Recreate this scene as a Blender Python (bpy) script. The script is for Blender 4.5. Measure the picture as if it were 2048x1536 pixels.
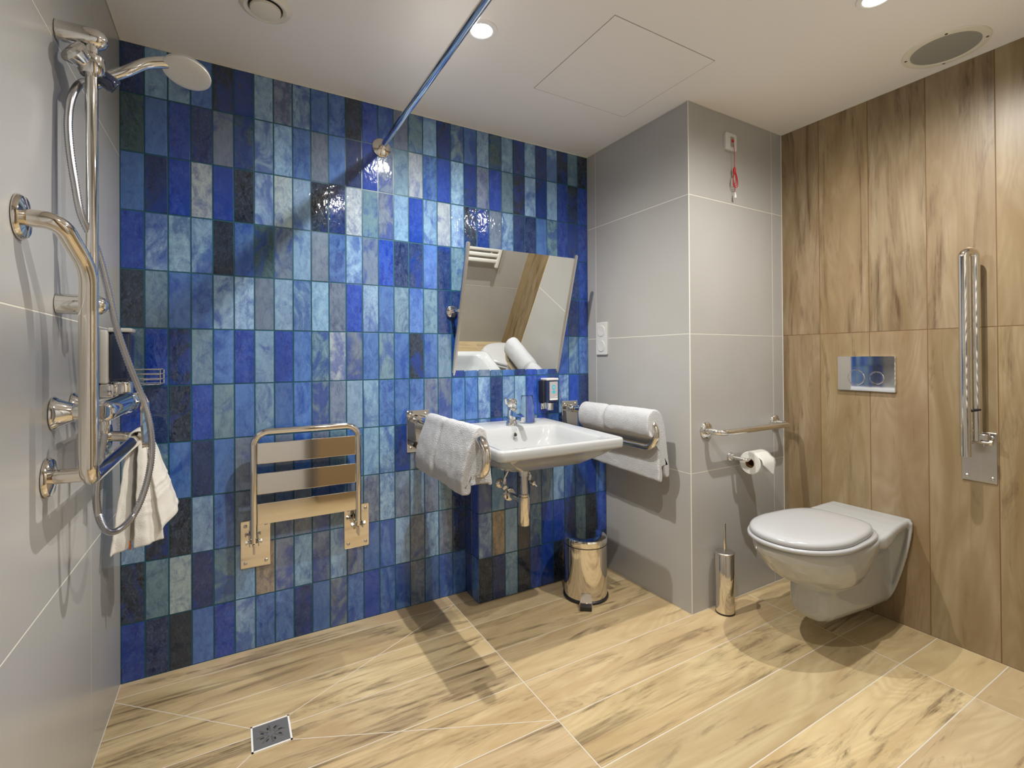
import bpy, bmesh, math, random
from mathutils import Vector, Matrix, noise
random.seed(7)
S = bpy.context.scene
for o in list(bpy.data.objects): bpy.data.objects.remove(o)
COL = S.collection
PI = math.pi

# ------------------------------------------------------------------ camera
CP = Vector((0.332956, -2.099996, 1.103310))
YAW, PIT, ROL, FPX = 0.523290, 0.005768, -0.006622, 968.812
fw = Vector((math.sin(YAW)*math.cos(PIT), math.cos(YAW)*math.cos(PIT), math.sin(PIT)))
rt0 = Vector((math.cos(YAW), -math.sin(YAW), 0)); up0 = rt0.cross(fw)
rt = rt0*math.cos(ROL)+up0*math.sin(ROL); up = -rt0*math.sin(ROL)+up0*math.cos(ROL)
cam = bpy.data.cameras.new('camera'); co = bpy.data.objects.new('camera', cam); COL.objects.link(co)
cam.sensor_width = 36; cam.lens = FPX/2048*36; cam.shift_y = (709.23-768)/2048
cam.clip_start = 0.02
M = Matrix((rt, up, -fw)).transposed().to_4x4(); M.translation = CP; co.matrix_world = M
S.camera = co
# ------------------------------------------------------------------ view + world
S.view_settings.view_transform = 'Standard'; S.view_settings.look = 'None'
S.view_settings.gamma = 1.0; S.view_settings.use_curve_mapping = False
S.view_settings.exposure = 0.24
w = bpy.data.worlds.new('world'); S.world = w; w.use_nodes = True
w.node_tree.nodes['Background'].inputs[0].default_value = (0.6, 0.6, 0.6, 1)
w.node_tree.nodes['Background'].inputs[1].default_value = 0.0
# ------------------------------------------------------------------ room numbers
W1, D1, W2, H = 2.030, 0.684, 2.707, 2.203
YB = -1.985
PC, PR, Z10 = 0.06771, 0.20318, 0.19821
DOWN = [(1.06, -0.65), (2.05, -1.38), (0.97, -1.50)]
LIGHT_COL = (1.0, 0.965, 0.915)
SPOT_W = [80, 66, 50]
for (lx, ly), pw in zip(DOWN, SPOT_W):
    ld = bpy.data.lights.new('downlight_beam', 'SPOT'); lo = bpy.data.objects.new('downlight_beam', ld)
    COL.objects.link(lo); lo.location = (lx, ly, H-0.012)
    ld.energy = pw; ld.spot_size = math.radians(168); ld.spot_blend = 1.0; ld.shadow_soft_size = 0.012
    ld.color = LIGHT_COL

# ------------------------------------------------------------------ materials
def lin(c): return tuple(((x/255)/12.92 if x/255 <= .04045 else ((x/255+.055)/1.055)**2.4) for x in c)
def mat(name, col=(.8,.8,.8), rough=.5, metal=0.0, coat=0.0, bump=None, emis=None, trans=0.0, ior=1.5, spec=None, srgb=False):
    m = bpy.data.materials.new(name); m.use_nodes = True
    nt = m.node_tree; b = nt.nodes['Principled BSDF']
    if srgb: col = lin(col)
    b.inputs['Base Color'].default_value = (*col, 1); b.inputs['Roughness'].default_value = rough
    b.inputs['Metallic'].default_value = metal; b.inputs['IOR'].default_value = ior
    b.inputs['Coat Weight'].default_value = coat; b.inputs['Coat Roughness'].default_value = .03
    b.inputs['Transmission Weight'].default_value = trans
    if spec is not None: b.inputs['Specular IOR Level'].default_value = spec
    if emis:
        b.inputs['Emission Color'].default_value = (*emis[0], 1); b.inputs['Emission Strength'].default_value = emis[1]
    if bump:
        sc, dist, st = bump
        tc = nt.nodes.new('ShaderNodeTexCoord'); n = nt.nodes.new('ShaderNodeTexNoise'); n.inputs['Scale'].default_value = sc
        n.inputs['Detail'].default_value = 3
        bp = nt.nodes.new('ShaderNodeBump'); bp.inputs['Distance'].default_value = dist; bp.inputs['Strength'].default_value = st
        nt.links.new(tc.outputs['Object'], n.inputs['Vector']); nt.links.new(n.outputs['Fac'], bp.inputs['Height'])
        nt.links.new(bp.outputs['Normal'], b.inputs['Normal'])
    return m
MT = {}
MT['chrome'] = mat('chrome', (.80,.79,.77), .045, 1.0)
MT['steel'] = mat('polished steel', (.78,.74,.68), .06, 1.0)
MT['brushed'] = mat('brushed steel', (.62,.60,.57), .28, 1.0)
MT['hosemetal'] = mat('hose metal', (.55,.56,.60), .22, 1.0)
MT['mirror'] = mat('mirror glass', (.93,.95,.94), .003, 1.0)
MT['alu'] = mat('matt aluminium', (.70,.68,.65), .3, 1.0)
MT['ceramic'] = mat('white sanitary ceramic', (.45,.465,.47), .09, 0, .4)
MT['plastic'] = mat('white seat plastic', (.46,.468,.48), .2)
MT['whiteplastic'] = mat('white plastic', (.62,.62,.61), .3)
MT['greyplastic'] = mat('pale grey plastic', (.60,.59,.56), .35)
MT['black'] = mat('black rubber', (.015,.015,.018), .4)
MT['darkgloss'] = mat('dark blue gloss', (.010,.022,.07), .06, 0, .6)
MT['glass'] = mat('clear glass', (.97,.99,.98), .0, 0, 0, trans=1.0, ior=1.5)
MT['red'] = mat('red cord', (.45,.01,.015), .5)
MT['redled'] = mat('red button', (.5,.01,.02), .3)
MT['ceiling'] = mat('white ceiling paint', (.90,.87,.83), .55)
MT['seam'] = mat('hatch seam', (.22,.20,.18), .8)
MT['gap'] = mat('dark joint', (.05,.045,.04), .8)
MT['grilleframe'] = mat('cream enamel', (.80,.77,.66), .4)
MT['grille'] = mat('grey speaker mesh', (.32,.32,.28), .7, bump=(900,.0006,1))
MT['wallwoodplain'] = mat('brown door casing', (.27,.19,.10), .4)
MT['door'] = mat('white door lacquer', (.78,.78,.78), .35)
MT['label'] = mat('grey label', (.42,.39,.40), .5)
MT['cyan'] = mat('cyan print', (.02,.45,.62), .5)
MT['labelwhite'] = mat('white label print', (.85,.85,.85), .5)
MT['paper'] = mat('toilet paper', (.62,.62,.58), .9, bump=(260,.0008,.6))
MT['board'] = mat('brown cardboard', (.20,.09,.035), .8)
MT['towel'] = mat('white terry cloth', (.58,.59,.61), .95, bump=(330,.006,1.0))
MT['waffle'] = mat('off white cotton', (.66,.64,.59), .95, bump=(300,.0015,.7))
MT['orange'] = mat('orange stitch', (.75,.22,.06), .8)
MT['lamp'] = mat('lamp lens', (1,1,1), .4, emis=((1,.97,.92), 16))
MT['lampring'] = mat('lamp ring', (.85,.85,.83), .4)
MT['trim'] = mat('white silicone', (.72,.70,.62), .5)
MT['enamel'] = mat('white radiator enamel', (.80,.80,.76), .3)
MT['wallgrout'] = mat('light wall grout', (.74,.72,.64), .7)
MT['floorgrout'] = mat('light floor grout', (.66,.61,.52), .7)
MT['woodgrout'] = mat('brown wood joint', (.16,.085,.03), .7)
MT['bluegrout'] = mat('teal grout', (.012,.085,.13), .35)
MT['drain'] = mat('drain steel', (.20,.205,.215), .35, .4)

def nodes(m): return m.node_tree, m.node_tree.nodes, m.node_tree.links
def attr(nt, name):
    a = nt.nodes.new('ShaderNodeAttribute'); a.attribute_name = name; return a
def math_(nt, op, a, b=None, c=None):
    n = nt.nodes.new('ShaderNodeMath'); n.operation = op
    for i, v in enumerate((a, b, c)):
        if v is None: continue
        if isinstance(v, (int, float)): n.inputs[i].default_value = v
        else: nt.links.new(v, n.inputs[i])
    return n.outputs[0]
def mixc(nt, f, a, b, mode='MIX'):
    n = nt.nodes.new('ShaderNodeMix'); n.data_type = 'RGBA'; n.blend_type = mode
    for i, v in ((0, f), (6, a), (7, b)):
        if isinstance(v, (int, float)): n.inputs[i].default_value = v
        elif isinstance(v, tuple): n.inputs[i].default_value = (*v, 1) if len(v) == 3 else v
        else: nt.links.new(v, n.inputs[i])
    return n.outputs[2]
def tex(nt, vec, scale, detail=4, dist=0, rough=.55, kind='ShaderNodeTexNoise'):
    n = nt.nodes.new(kind); n.inputs['Scale'].default_value = scale; n.inputs['Detail'].default_value = detail
    if 'Distortion' in n.inputs: n.inputs['Distortion'].default_value = dist
    if 'Roughness' in n.inputs: n.inputs['Roughness'].default_value = rough
    nt.links.new(vec, n.inputs['Vector']); return n.outputs['Fac']
def ramp(nt, fac, stops):
    n = nt.nodes.new('ShaderNodeValToRGB'); e = n.color_ramp.elements
    e[0].position, e[0].color = stops[0][0], (*stops[0][1], 1); e[1].position, e[1].color = stops[-1][0], (*stops[-1][1], 1)
    for p, c in stops[1:-1]:
        k = e.new(p); k.color = (*c, 1)
    nt.links.new(fac, n.inputs[0]); return n.outputs[0]

# glazed wall tiles: colour of each tile from its colour attribute, marbled inside the tile
def make_glaze():
    m = mat('glazed blue tile', rough=.07, coat=.5); nt, N, L = nodes(m); b = N['Principled BSDF']
    a = attr(nt, 'tile'); uv = N.new('ShaderNodeUVMap')
    off = N.new('ShaderNodeCombineXYZ')
    L.new(math_(nt, 'MULTIPLY', a.outputs['Alpha'], 37.0), off.inputs[2])
    L.new(math_(nt, 'MULTIPLY', a.outputs['Alpha'], 11.0), off.inputs[0])
    ad = N.new('ShaderNodeVectorMath'); ad.operation = 'ADD'; L.new(uv.outputs[0], ad.inputs[0]); L.new(off.outputs[0], ad.inputs[1])
    st = N.new('ShaderNodeVectorMath'); st.operation = 'MULTIPLY'; st.inputs[1].default_value = (1, .55, 1); L.new(ad.outputs[0], st.inputs[0])
    n1 = tex(nt, st.outputs[0], 24, 6, 1.6, .6); n2 = tex(nt, st.outputs[0], 85, 5, 2.5, .65)
    sx = N.new('ShaderNodeVectorMath'); sx.operation = 'MULTIPLY'; sx.inputs[1].default_value = (1, .12, 1); L.new(ad.outputs[0], sx.inputs[0])
    n3 = tex(nt, sx.outputs[0], 60, 3, .3)
    mix = math_(nt, 'ADD', math_(nt, 'MULTIPLY', n1, .55), math_(nt, 'ADD', math_(nt, 'MULTIPLY', n2, .30), math_(nt, 'MULTIPLY', n3, .15)))
    lo = mixc(nt, 1.0, a.outputs['Color'], (.42, .50, .72), 'MULTIPLY')
    hi = mixc(nt, 1.0, a.outputs['Color'], (1.25, 1.3, 1.2), 'MULTIPLY')
    hi2 = mixc(nt, .12, hi, (.20, .30, .50))
    f = ramp(nt, mix, [(.40, (0,0,0)), (.50, (.55,.55,.55)), (.62, (1,1,1))])
    con = math_(nt, 'ADD', .45, math_(nt, 'MULTIPLY', math_(nt, 'FRACT', math_(nt, 'MULTIPLY', a.outputs['Alpha'], 5.7)), .75))
    fs = N.new('ShaderNodeSeparateColor'); L.new(f, fs.inputs[0])
    f = math_(nt, 'ADD', .62, math_(nt, 'MULTIPLY', math_(nt, 'SUBTRACT', fs.outputs[0], .62), con))
    c = mixc(nt, f, lo, hi2)
    # cloudy patches of deep cobalt glaze on some tiles
    vn = tex(nt, st.outputs[0], 55, 6, 3.0, .7)
    vf = ramp(nt, vn, [(.50, (0,0,0)), (.60, (1,1,1))])
    c = mixc(nt, math_(nt, 'MULTIPLY', vf, math_(nt, 'MULTIPLY', con, .30)), c, (.11, .17, .30))
    pn = tex(nt, st.outputs[0], 11, 5, 1.2, .6)
    pr_ = math_(nt, 'FRACT', math_(nt, 'MULTIPLY', a.outputs['Alpha'], 13.3))
    pf = ramp(nt, math_(nt, 'ADD', pn, math_(nt, 'MULTIPLY', math_(nt, 'SUBTRACT', pr_, .75), .28)), [(.46, (0,0,0)), (.58, (1,1,1))])
    c = mixc(nt, math_(nt, 'MULTIPLY', pf, .62), c, (.008, .045, .30))
    L.new(c, b.inputs['Base Color'])
    w1 = tex(nt, st.outputs[0], 38, 2, .6); bp = N.new('ShaderNodeBump'); bp.inputs['Distance'].default_value = .0022; bp.inputs['Strength'].default_value = .55
    L.new(w1, bp.inputs['Height']); L.new(bp.outputs[0], b.inputs['Normal']); L.new(bp.outputs[0], b.inputs['Coat Normal'])
    return m
MT['glaze'] = make_glaze()

def make_wood(name, light, mid, dark, rough, streak=.5, flip=False):
    m = mat(name, rough=rough); nt, N, L = nodes(m); b = N['Principled BSDF']
    a = attr(nt, 'tile'); uv = N.new('ShaderNodeUVMap')
    off = N.new('ShaderNodeCombineXYZ')
    L.new(math_(nt, 'MULTIPLY', a.outputs['Alpha'], 53.0), off.inputs[2]); L.new(math_(nt, 'MULTIPLY', a.outputs['Alpha'], 17.0), off.inputs[0])
    ad = N.new('ShaderNodeVectorMath'); ad.operation = 'ADD'; L.new(uv.outputs[0], ad.inputs[0]); L.new(off.outputs[0], ad.inputs[1])
    def sc(x, y):
        s = N.new('ShaderNodeVectorMath'); s.operation = 'MULTIPLY'; s.inputs[1].default_value = (x, y, 1); L.new(ad.outputs[0], s.inputs[0]); return s.outputs[0]
    broad = tex(nt, sc(1.1, 5), 1.6, 4, 1.2)
    # growth rings: contour lines of a stretched noise field
    fld = tex(nt, sc(.5, 3.0), 1.5, 2.5, .7, .45)
    ring = math_(nt, 'FRACT', math_(nt, 'MULTIPLY', fld, 24.0))
    ring = math_(nt, 'ABSOLUTE', math_(nt, 'SUBTRACT', ring, .5))
    fine = tex(nt, sc(3, 75), 1.5, 5, .35)
    blot = tex(nt, sc(.75, 5.2), 2.1, 7, 1.5, .68)
    str_ = tex(nt, sc(1.1, 42), 1.6, 6, 1.0, .65)
    c = mixc(nt, ramp(nt, broad, [(.35, (0,0,0)), (.68, (1,1,1))]), light, mid)
    rfac = math_(nt, 'MULTIPLY', math_(nt, 'SUBTRACT', 1.0, math_(nt, 'MULTIPLY', ring, 2.0)), .42)
    c = mixc(nt, rfac, c, mid)
    c = mixc(nt, math_(nt, 'MULTIPLY', fine, .22), c, mid)
    pk = math_(nt, 'FRACT', math_(nt, 'MULTIPLY', a.outputs['Alpha'], 7.31))
    blot = math_(nt, 'ADD', blot, math_(nt, 'MULTIPLY', math_(nt, 'SUBTRACT', pk, .35), .12))
    bl = ramp(nt, blot, [(.54, (0,0,0)), (.68, (1,1,1))]); sr = ramp(nt, str_, [(.42, (0,0,0)), (.68, (1,1,1))])
    c = mixc(nt, math_(nt, 'MULTIPLY', math_(nt, 'MULTIPLY', bl, math_(nt, 'ADD', math_(nt, 'MULTIPLY', sr, .8), .25)), streak), c, dark)
    thin = ramp(nt, str_, [(.66, (0,0,0)), (.76, (1,1,1))])
    c = mixc(nt, math_(nt, 'MULTIPLY', thin, .45*streak), c, dark)
    kn = tex(nt, sc(2.0, 5.0), 2.6, 2, 0)
    knot = ramp(nt, kn, [(.76, (0,0,0)), (.82, (1,1,1))])
    c = mixc(nt, math_(nt, 'MULTIPLY', knot, .7), c, dark)
    c = mixc(nt, .75, c, a.outputs['Color'], 'MULTIPLY')
    L.new(c, b.inputs['Base Color'])
    bp = N.new('ShaderNodeBump'); bp.inputs['Distance'].default_value = .0006; bp.inputs['Strength'].default_value = .35
    L.new(fine, bp.inputs['Height']); L.new(bp.outputs[0], b.inputs['Normal'])
    return m
MT['floorwood'] = make_wood('wood look floor tile', (.68,.555,.335), (.48,.35,.19), (.065,.04,.02), .30, 1.0)
MT['wallwood'] = make_wood('wood look wall tile', (.345,.27,.165), (.225,.155,.075), (.075,.038,.015), .38, .95)
def make_grey():
    m = mat('large grey wall tile', (.43,.415,.385), .26); nt, N, L = nodes(m); b = N['Principled BSDF']
    tc = N.new('ShaderNodeTexCoord'); n = tex(nt, tc.outputs['Object'], 1.3, 3, .4)
    c = mixc(nt, ramp(nt, n, [(.35, (0,0,0)), (.65, (1,1,1))]), (.395,.39,.37), (.435,.43,.415)); L.new(c, b.inputs['Base Color'])
    return m
MT['grey'] = make_grey()

# ------------------------------------------------------------------ mesh helpers
def obj(name, bm, m=None, parent=None, smooth=True, angle=40):
    bmesh.ops.recalc_face_normals(bm, faces=bm.faces)
    me = bpy.data.meshes.new(name); bm.to_mesh(me); bm.free()
    for k in (m if isinstance(m, (list, tuple)) else [m]): me.materials.append(MT[k] if isinstance(k, str) else k)
    o = bpy.data.objects.new(name, me); COL.objects.link(o)
    if parent is not None:
        o.parent = parent
        pw = parent
        off = Vector((0,0,0))
        while pw is not None: off += pw.location; pw = pw.parent
        # geometry is written in world space: shift it into the parent's frame
        me.transform(Matrix.Translation(-off))
    if smooth:
        me.polygons.foreach_set('use_smooth', [True]*len(me.polygons))
        try: me.set_sharp_from_angle(angle=math.radians(angle))
        except Exception: pass
    return o
def tag(o, label, cat, group=None):
    o['label'] = label; o['category'] = cat
    if group: o['group'] = group
    return o
def thing(name, label, cat, loc=(0,0,0), group=None):
    o = bpy.data.objects.new(name, None); COL.objects.link(o); o.location = loc; o.empty_display_size = .05
    return tag(o, label, cat, group)
def struct(o): o['kind'] = 'structure'; return o
V = Vector
def box(bm, a, b, bev=0.0, seg=2, mi=0):
    a, b = V(a), V(b); c = (a+b)/2; s = b-a
    g = bmesh.ops.create_cube(bm, size=1, matrix=Matrix.Translation(c) @ Matrix.Diagonal((abs(s.x), abs(s.y), abs(s.z), 1)))
    vs = g['verts']; fs = {f for v in vs for f in v.link_faces}
    for f in fs: f.material_index = mi
    if bev > 0:
        es = {e for v in vs for e in v.link_edges}
        bmesh.ops.bevel(bm, geom=list(es), offset=bev, segments=seg, affect='EDGES', profile=.5)
    return bm
def nb(): return bmesh.new()
def loft(bm, loops, cap0=True, cap1=True, closed=True, mi=0):
    rows = [[bm.verts.new(p) for p in lp] for lp in loops]; n = len(rows[0])
    for r0, r1 in zip(rows, rows[1:]):
        for i in range(n if closed else n-1):
            j = (i+1) % n
            f = bm.faces.new((r0[i], r0[j], r1[j], r1[i])); f.material_index = mi
    if cap0: bm.faces.new(rows[0][::-1]).material_index = mi
    if cap1: bm.faces.new(rows[-1]).material_index = mi
    return rows
def fillet(pts, r, n=8):
    pts = [V(p) for p in pts]; out = [pts[0]]
    for i in range(1, len(pts)-1):
        rr = r[i-1] if isinstance(r, (list, tuple)) else r
        p, a, b = pts[i], pts[i-1], pts[i+1]
        u, v = (a-p), (b-p); lu, lv = u.length, v.length; u.normalize(); v.normalize()
        ang = u.angle(v); t = min(rr/math.tan(ang/2), lu*.49, lv*.49); rr = t*math.tan(ang/2)
        cdir = (u+v).normalized(); c = p+cdir*(rr/math.sin(ang/2))
        s, e = p+u*t-c, p+v*t-c
        tot = s.angle(e); ax = s.cross(e).normalized()
        for k in range(n+1): out.append(c+Matrix.Rotation(tot*k/n, 3, ax) @ s)
    out.append(pts[-1]); return out
def smooth_path(pts, k=6):
    pts = [V(p) for p in pts]; out = []
    P = [pts[0]*2-pts[1]]+pts+[pts[-1]*2-pts[-2]]
    for i in range(1, len(P)-2):
        for j in range(k):
            t = j/k; a, b, c, d = P[i-1], P[i], P[i+1], P[i+2]
            out.append(.5*((2*b)+(-a+c)*t+(2*a-5*b+4*c-d)*t*t+(-a+3*b-3*c+d)*t**3))
    out.append(pts[-1]); return out
def tube(bm, pts, r, n=20, cap=True, mi=0):
    pts = [V(p) for p in pts]; loops = []; T = (pts[1]-pts[0]).normalized()
    nrm = T.orthogonal().normalized()
    for i, p in enumerate(pts):
        t = (pts[min(i+1, len(pts)-1)]-pts[max(i-1, 0)]).normalized()
        q_ = T.rotation_difference(t); nrm = (q_ @ nrm).normalized(); T = t
        bi = t.cross(nrm).normalized(); rr = r(i/(len(pts)-1)) if callable(r) else (r[i] if isinstance(r, (list, tuple)) else r)
        loops.append([p+(nrm*math.cos(2*PI*k/n)+bi*math.sin(2*PI*k/n))*rr for k in range(n)])
    loft(bm, loops, cap, cap, mi=mi); return bm
def lathe(bm, prof, origin, axis=(0,0,1), n=36, mi=0, cap=True):
    """prof: (radius, distance along axis)"""
    ax = V(axis).normalized(); u = ax.orthogonal().normalized(); v = ax.cross(u); o = V(origin)
    loops = [[o+ax*h+(u*math.cos(2*PI*k/n)+v*math.sin(2*PI*k/n))*max(r, 1e-5) for k in range(n)] for r, h in prof]
    loft(bm, loops, cap, cap, mi=mi); return bm
def rrect(x0, x1, y0, y1, r, z, n=6):
    out = []
    for cx, cy, a0 in ((x1-r, y1-r, 0), (x0+r, y1-r, 90), (x0+r, y0+r, 180), (x1-r, y0+r, 270)):
        for k in range(n+1):
            a = math.radians(a0+90*k/n); out.append(V((cx+r*math.cos(a), cy+r*math.sin(a), z(cx+r*math.cos(a), cy+r*math.sin(a)) if callable(z) else z)))
    return out
def plate(bm, c, U, W, N_, w, h, t, r, n=5):
    """rounded plate: centre c, half sizes along U and W, thickness t along N"""
    U, W, N_ = V(U), V(W), V(N_); c = V(c)
    base = rrect(-w/2, w/2, -h/2, h/2, r, 0, n)
    def L_(k, d): return [c+U*p.x*k+W*p.y*k+N_*d for p in base]
    e = min(t*.4, .0015); kk = 1-2*e/min(w, h)
    loft(bm, [L_(1, 0), L_(1, t-e), L_(kk, t)]); return bm
def screw(parent, p, N_, r=.006):
    b = nb(); lathe(b, [(r, 0), (r, .0015), (r*.7, .0032), (r*.25, .0038)], p, N_, 14); return obj('screw', b, 'brushed', parent)

# tiled surfaces
def tiles(bm, O, U, W, N_, us, ws, gap, colf, bev=.0012, lift=.0, jitter=0.0, grain='u', cl=None, uvl=None):
    O, U, W, N_ = V(O), V(U), V(W), V(N_)
    for i in range(len(us)-1):
        for j in range(len(ws)-1):
            u0, u1, w0, w1 = us[i]+gap/2, us[i+1]-gap/2, ws[j]+gap/2, ws[j+1]-gap/2
            if u1-u0 < .001 or w1-w0 < .001: continue
            c = colf(i, j)
            if c is None: continue
            e = bev; ju = [random.uniform(-1, 1)*jitter for _ in range(4)]
            o_ = [(u0, w0), (u1, w0), (u1, w1), (u0, w1)]; in_ = [(u0+e, w0+e), (u1-e, w0+e), (u1-e, w1-e), (u0+e, w1-e)]
            lo = [bm.verts.new(O+U*a+W*b_-N_*.0025) for a, b_ in o_]
            hi = [bm.verts.new(O+U*a+W*b_+N_*(lift+k)) for (a, b_), k in zip(in_, ju)]
            fs = [bm.faces.new(hi)]
            for k in range(4): fs.append(bm.faces.new((lo[k], lo[(k+1) % 4], hi[(k+1) % 4], hi[k])))
            for f in fs:
                f.material_index = 0
                for lp in f.loops:
                    d = lp.vert.co-O; a, b_ = d.dot(U), d.dot(W)
                    lp[uvl].uv = (a, b_) if grain == 'u' else (b_, a)
                    lp[cl] = c
def tbm():
    bm = nb(); cl = bm.loops.layers.float_color.new('tile'); uvl = bm.loops.layers.uv.new('UVMap'); return bm, cl, uvl
def back(bm, a, b): box(bm, a, b, mi=1)
def rnd(lo=.85, hi=1.12):
    def f(i, j):
        k = random.uniform(lo, hi); return (k, k*random.uniform(.97, 1.02), k*random.uniform(.92, 1.05), random.random())
    return f

# ------------------------------------------------------------------ floor
bm, cl, uvl = tbm()
xs = [0.0, 1.187, 2.397, 3.61]; ys = [0.0, -.085]+[-.085-.2*k for k in range(1, 13)]
xs[-1] = W2
def Ly(v): return [-y for y in v]
tiles(bm, (0,0,0), (1,0,0), (0,-1,0), (0,0,1), xs, Ly(ys), .003, rnd(.80, 1.12), bev=.0004, grain='u', cl=cl, uvl=uvl)
back(bm, (-.10, .10, -.1), (W2+.1, -2.49, -.0006))
struct(obj('floor', bm, ['floorwood', 'floorgrout'], smooth=False))
# diagonal cuts of the sloped shower area, one flush line of grout each
for k, (a, b) in enumerate([((.376, -.448), (.0, -.10)), ((.481, -.446), (1.187, -.085)), ((.481, -.557), (1.187, -.885)), ((.376, -.557), (.0, -.885)), ((1.187, -.085), (1.187, -.09))][:4]):
    a, b = V((*a, 0)), V((*b, 0)); d = (b-a).normalized(); s = V((-d.y, d.x, 0))*.0013
    bm = nb(); loft(bm, [[a+s+V((0,0,.0001)), a-s+V((0,0,.0001)), a-s+V((0,0,.0005)), a+s+V((0,0,.0005))], [b+s+V((0,0,.0001)), b-s+V((0,0,.0001)), b-s+V((0,0,.0005)), b+s+V((0,0,.0005))]])
    struct(obj('trim_%d' % (k+4), bm, 'floorgrout', smooth=False))

# ------------------------------------------------------------------ ceiling
bm = nb(); box(bm, (-.1, .1, H), (W2+.1, -2.49, H+.1)); struct(obj('ceiling', bm, 'ceiling', smooth=False))

# ------------------------------------------------------------------ blue tiled wall
PAL = {'L': (112,138,164), 'S': (92,102,120), 'M': (60,92,146), 'B': (16,50,134), 'D': (12,32,78), 'K': (13,20,32),
       'T': (88,112,126), 'W': (142,151,156), 'G': (44,66,66), 'O': (124,108,88)}
PALG = 1.5
ROWS = ["DLLMKDLSLMMKBMSTLKTMLGLDLDLKTK",
        "GMBDSGLLMSMDBSTWMBLDSBTKLDLBKB",
        "MDBWBKLWLKDWTSLBLWLKDSLDDMTBDB",
        "BLLLKMGSLSMLSBDDMDTDSTDTDMSBDB",
        "KTMMLLSLLLSBLMTMTDDDMSMDTMDBDB",
        "TBKTMBLBMTWSMTMKMTDMSTMDBMDMTM",
        "BDKBTMLMMSSLLMMMSSMMLDLLBBDLBD",
        "TTMDMSMSMSTMLLDSSTSMLBMDSBMDMD",
        "LKKLMSSSSSTSSLSLSTDDDDSMDMBDMB",
        "KTWDTLOSLSLSMMLSLSKDMSBDMSMBDM",
        "BDKMBLMMDMSMBMMSMMMDBMSDBMSBDM"]
BOXR = ["SLMDSSLMMBMM", "LOLKTBBDTKBB", "KDLKBBKDMBDM"]
def palc(ch):
    c = lin(PAL[ch]); k = PALG*random.uniform(.86, 1.14)
    return (c[0]*k*random.uniform(.93, 1.07), c[1]*k, c[2]*k*random.uniform(.95, 1.05), random.random())
us = [PC*i for i in range(30)]+[W1]
ws = [0]+[Z10+PR*k for k in range(10)]+[H]
bm, cl, uvl = tbm()
def blue(i, j): return palc(ROWS[10-j][min(i, 29)])
tiles(bm, (0,0,0), (1,0,0), (0,0,1), (0,-1,0), us, ws, .0026, blue, bev=.0016, lift=.0004, jitter=.0006, grain='u', cl=cl, uvl=uvl)
back(bm, (-.1, .0008, -.05), (W1+.02, .1, H+.05))
struct(obj('wall_front', bm, ['glaze', 'bluegrout'], smooth=False))
# low tiled ledge under the basin
bx0, bz = 1.285, .604
bm, cl, uvl = tbm()
us = [PC*i for i in range(11)]+[W1-bx0]; ws = [0, Z10, Z10+PR, bz]
tiles(bm, (bx0, -.14, 0), (1,0,0), (0,0,1), (0,-1,0), us, ws, .0026, lambda i, j: palc(BOXR[2-j][min(i, 11)]), bev=.0016, lift=.0004, jitter=.0005, cl=cl, uvl=uvl)
sidec = ["DB", "DB", "DM"]
tiles(bm, (bx0, 0, 0), (0,-1,0), (0,0,1), (-1,0,0), [0, .068, .1385], ws, .0026, lambda i, j: palc(sidec[2-j][i]), bev=.0016, lift=.0004, jitter=.0004, cl=cl, uvl=uvl)
tiles(bm, (bx0, 0, bz), (1,0,0), (0,-1,0), (0,0,1), us, [0, .139], .0026, lambda i, j: palc(random.choice('DBMKS')), bev=.0016, lift=.0004, cl=cl, uvl=uvl)
back(bm, (bx0+.0012, .0, -.02), (W1+.01, -.1388, bz-.0008))
struct(obj('wall_ledge', bm, ['glaze', 'bluegrout'], smooth=False))

# ------------------------------------------------------------------ grey large-format walls
zs = [0, .6, 1.2, 1.8, H]
def flat(i, j): k = random.uniform(.98, 1.02); return (k, k, k, random.random())
bm, cl, uvl = tbm()
tiles(bm, (0,0,0), (0,-1,0), (0,0,1), (1,0,0), [0, .39, 1.59, 2.35], zs, .0026, flat, bev=.0003, cl=cl, uvl=uvl)
back(bm, (-.1, .1, -.05), (-.0005, -2.45, H+.05))
struct(obj('wall_left', bm, ['grey', 'wallgrout'], smooth=False))
bm, cl, uvl = tbm()
tiles(bm, (W1,0,0), (0,-1,0), (0,0,1), (-1,0,0), [0, .069, D1], zs, .0026, flat, bev=.0003, cl=cl, uvl=uvl)
tiles(bm, (W1,-D1,0), (1,0,0), (0,0,1), (0,-1,0), [0, .596, W2-W1], zs, .0026, flat, bev=.0003, cl=cl, uvl=uvl)
back(bm, (W1+.0005, .1, -.05), (W2+.1, -D1+.0005, H+.05))
struct(obj('wall_pillar', bm, ['grey', 'wallgrout'], smooth=False))
bm, cl, uvl = tbm()
DX1 = 1.24
tiles(bm, (DX1,YB,0), (1,0,0), (0,0,1), (0,1,0), [0, .70, W2-DX1], zs, .0026, flat, bev=.0003, cl=cl, uvl=uvl)
tiles(bm, (0,YB,2.08), (1,0,0), (0,0,1), (0,1,0), [0, DX1], [0, H-2.08], .0026, flat, bev=.0003, cl=cl, uvl=uvl)
back(bm, (DX1+.0005, YB-.0005, -.05), (W2+.1, YB-.5, H+.05)); back(bm, (-.05, YB-.0005, 2.0805), (DX1+.001, YB-.49, H+.04))
struct(obj('wall_rear', bm, ['grey', 'wallgrout'], smooth=False))
bm = nb(); box(bm, (.90, YB-.38, .0), (1.2395, YB+.004, 2.0795)); struct(obj('trim_12', bm, 'wallwoodplain', smooth=False))
bm = nb(); box(bm, (.0, -2.39, .0), (.8995, -2.43, 2.08)); dr = struct(obj('door_1', bm, 'door', smooth=False))
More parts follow.
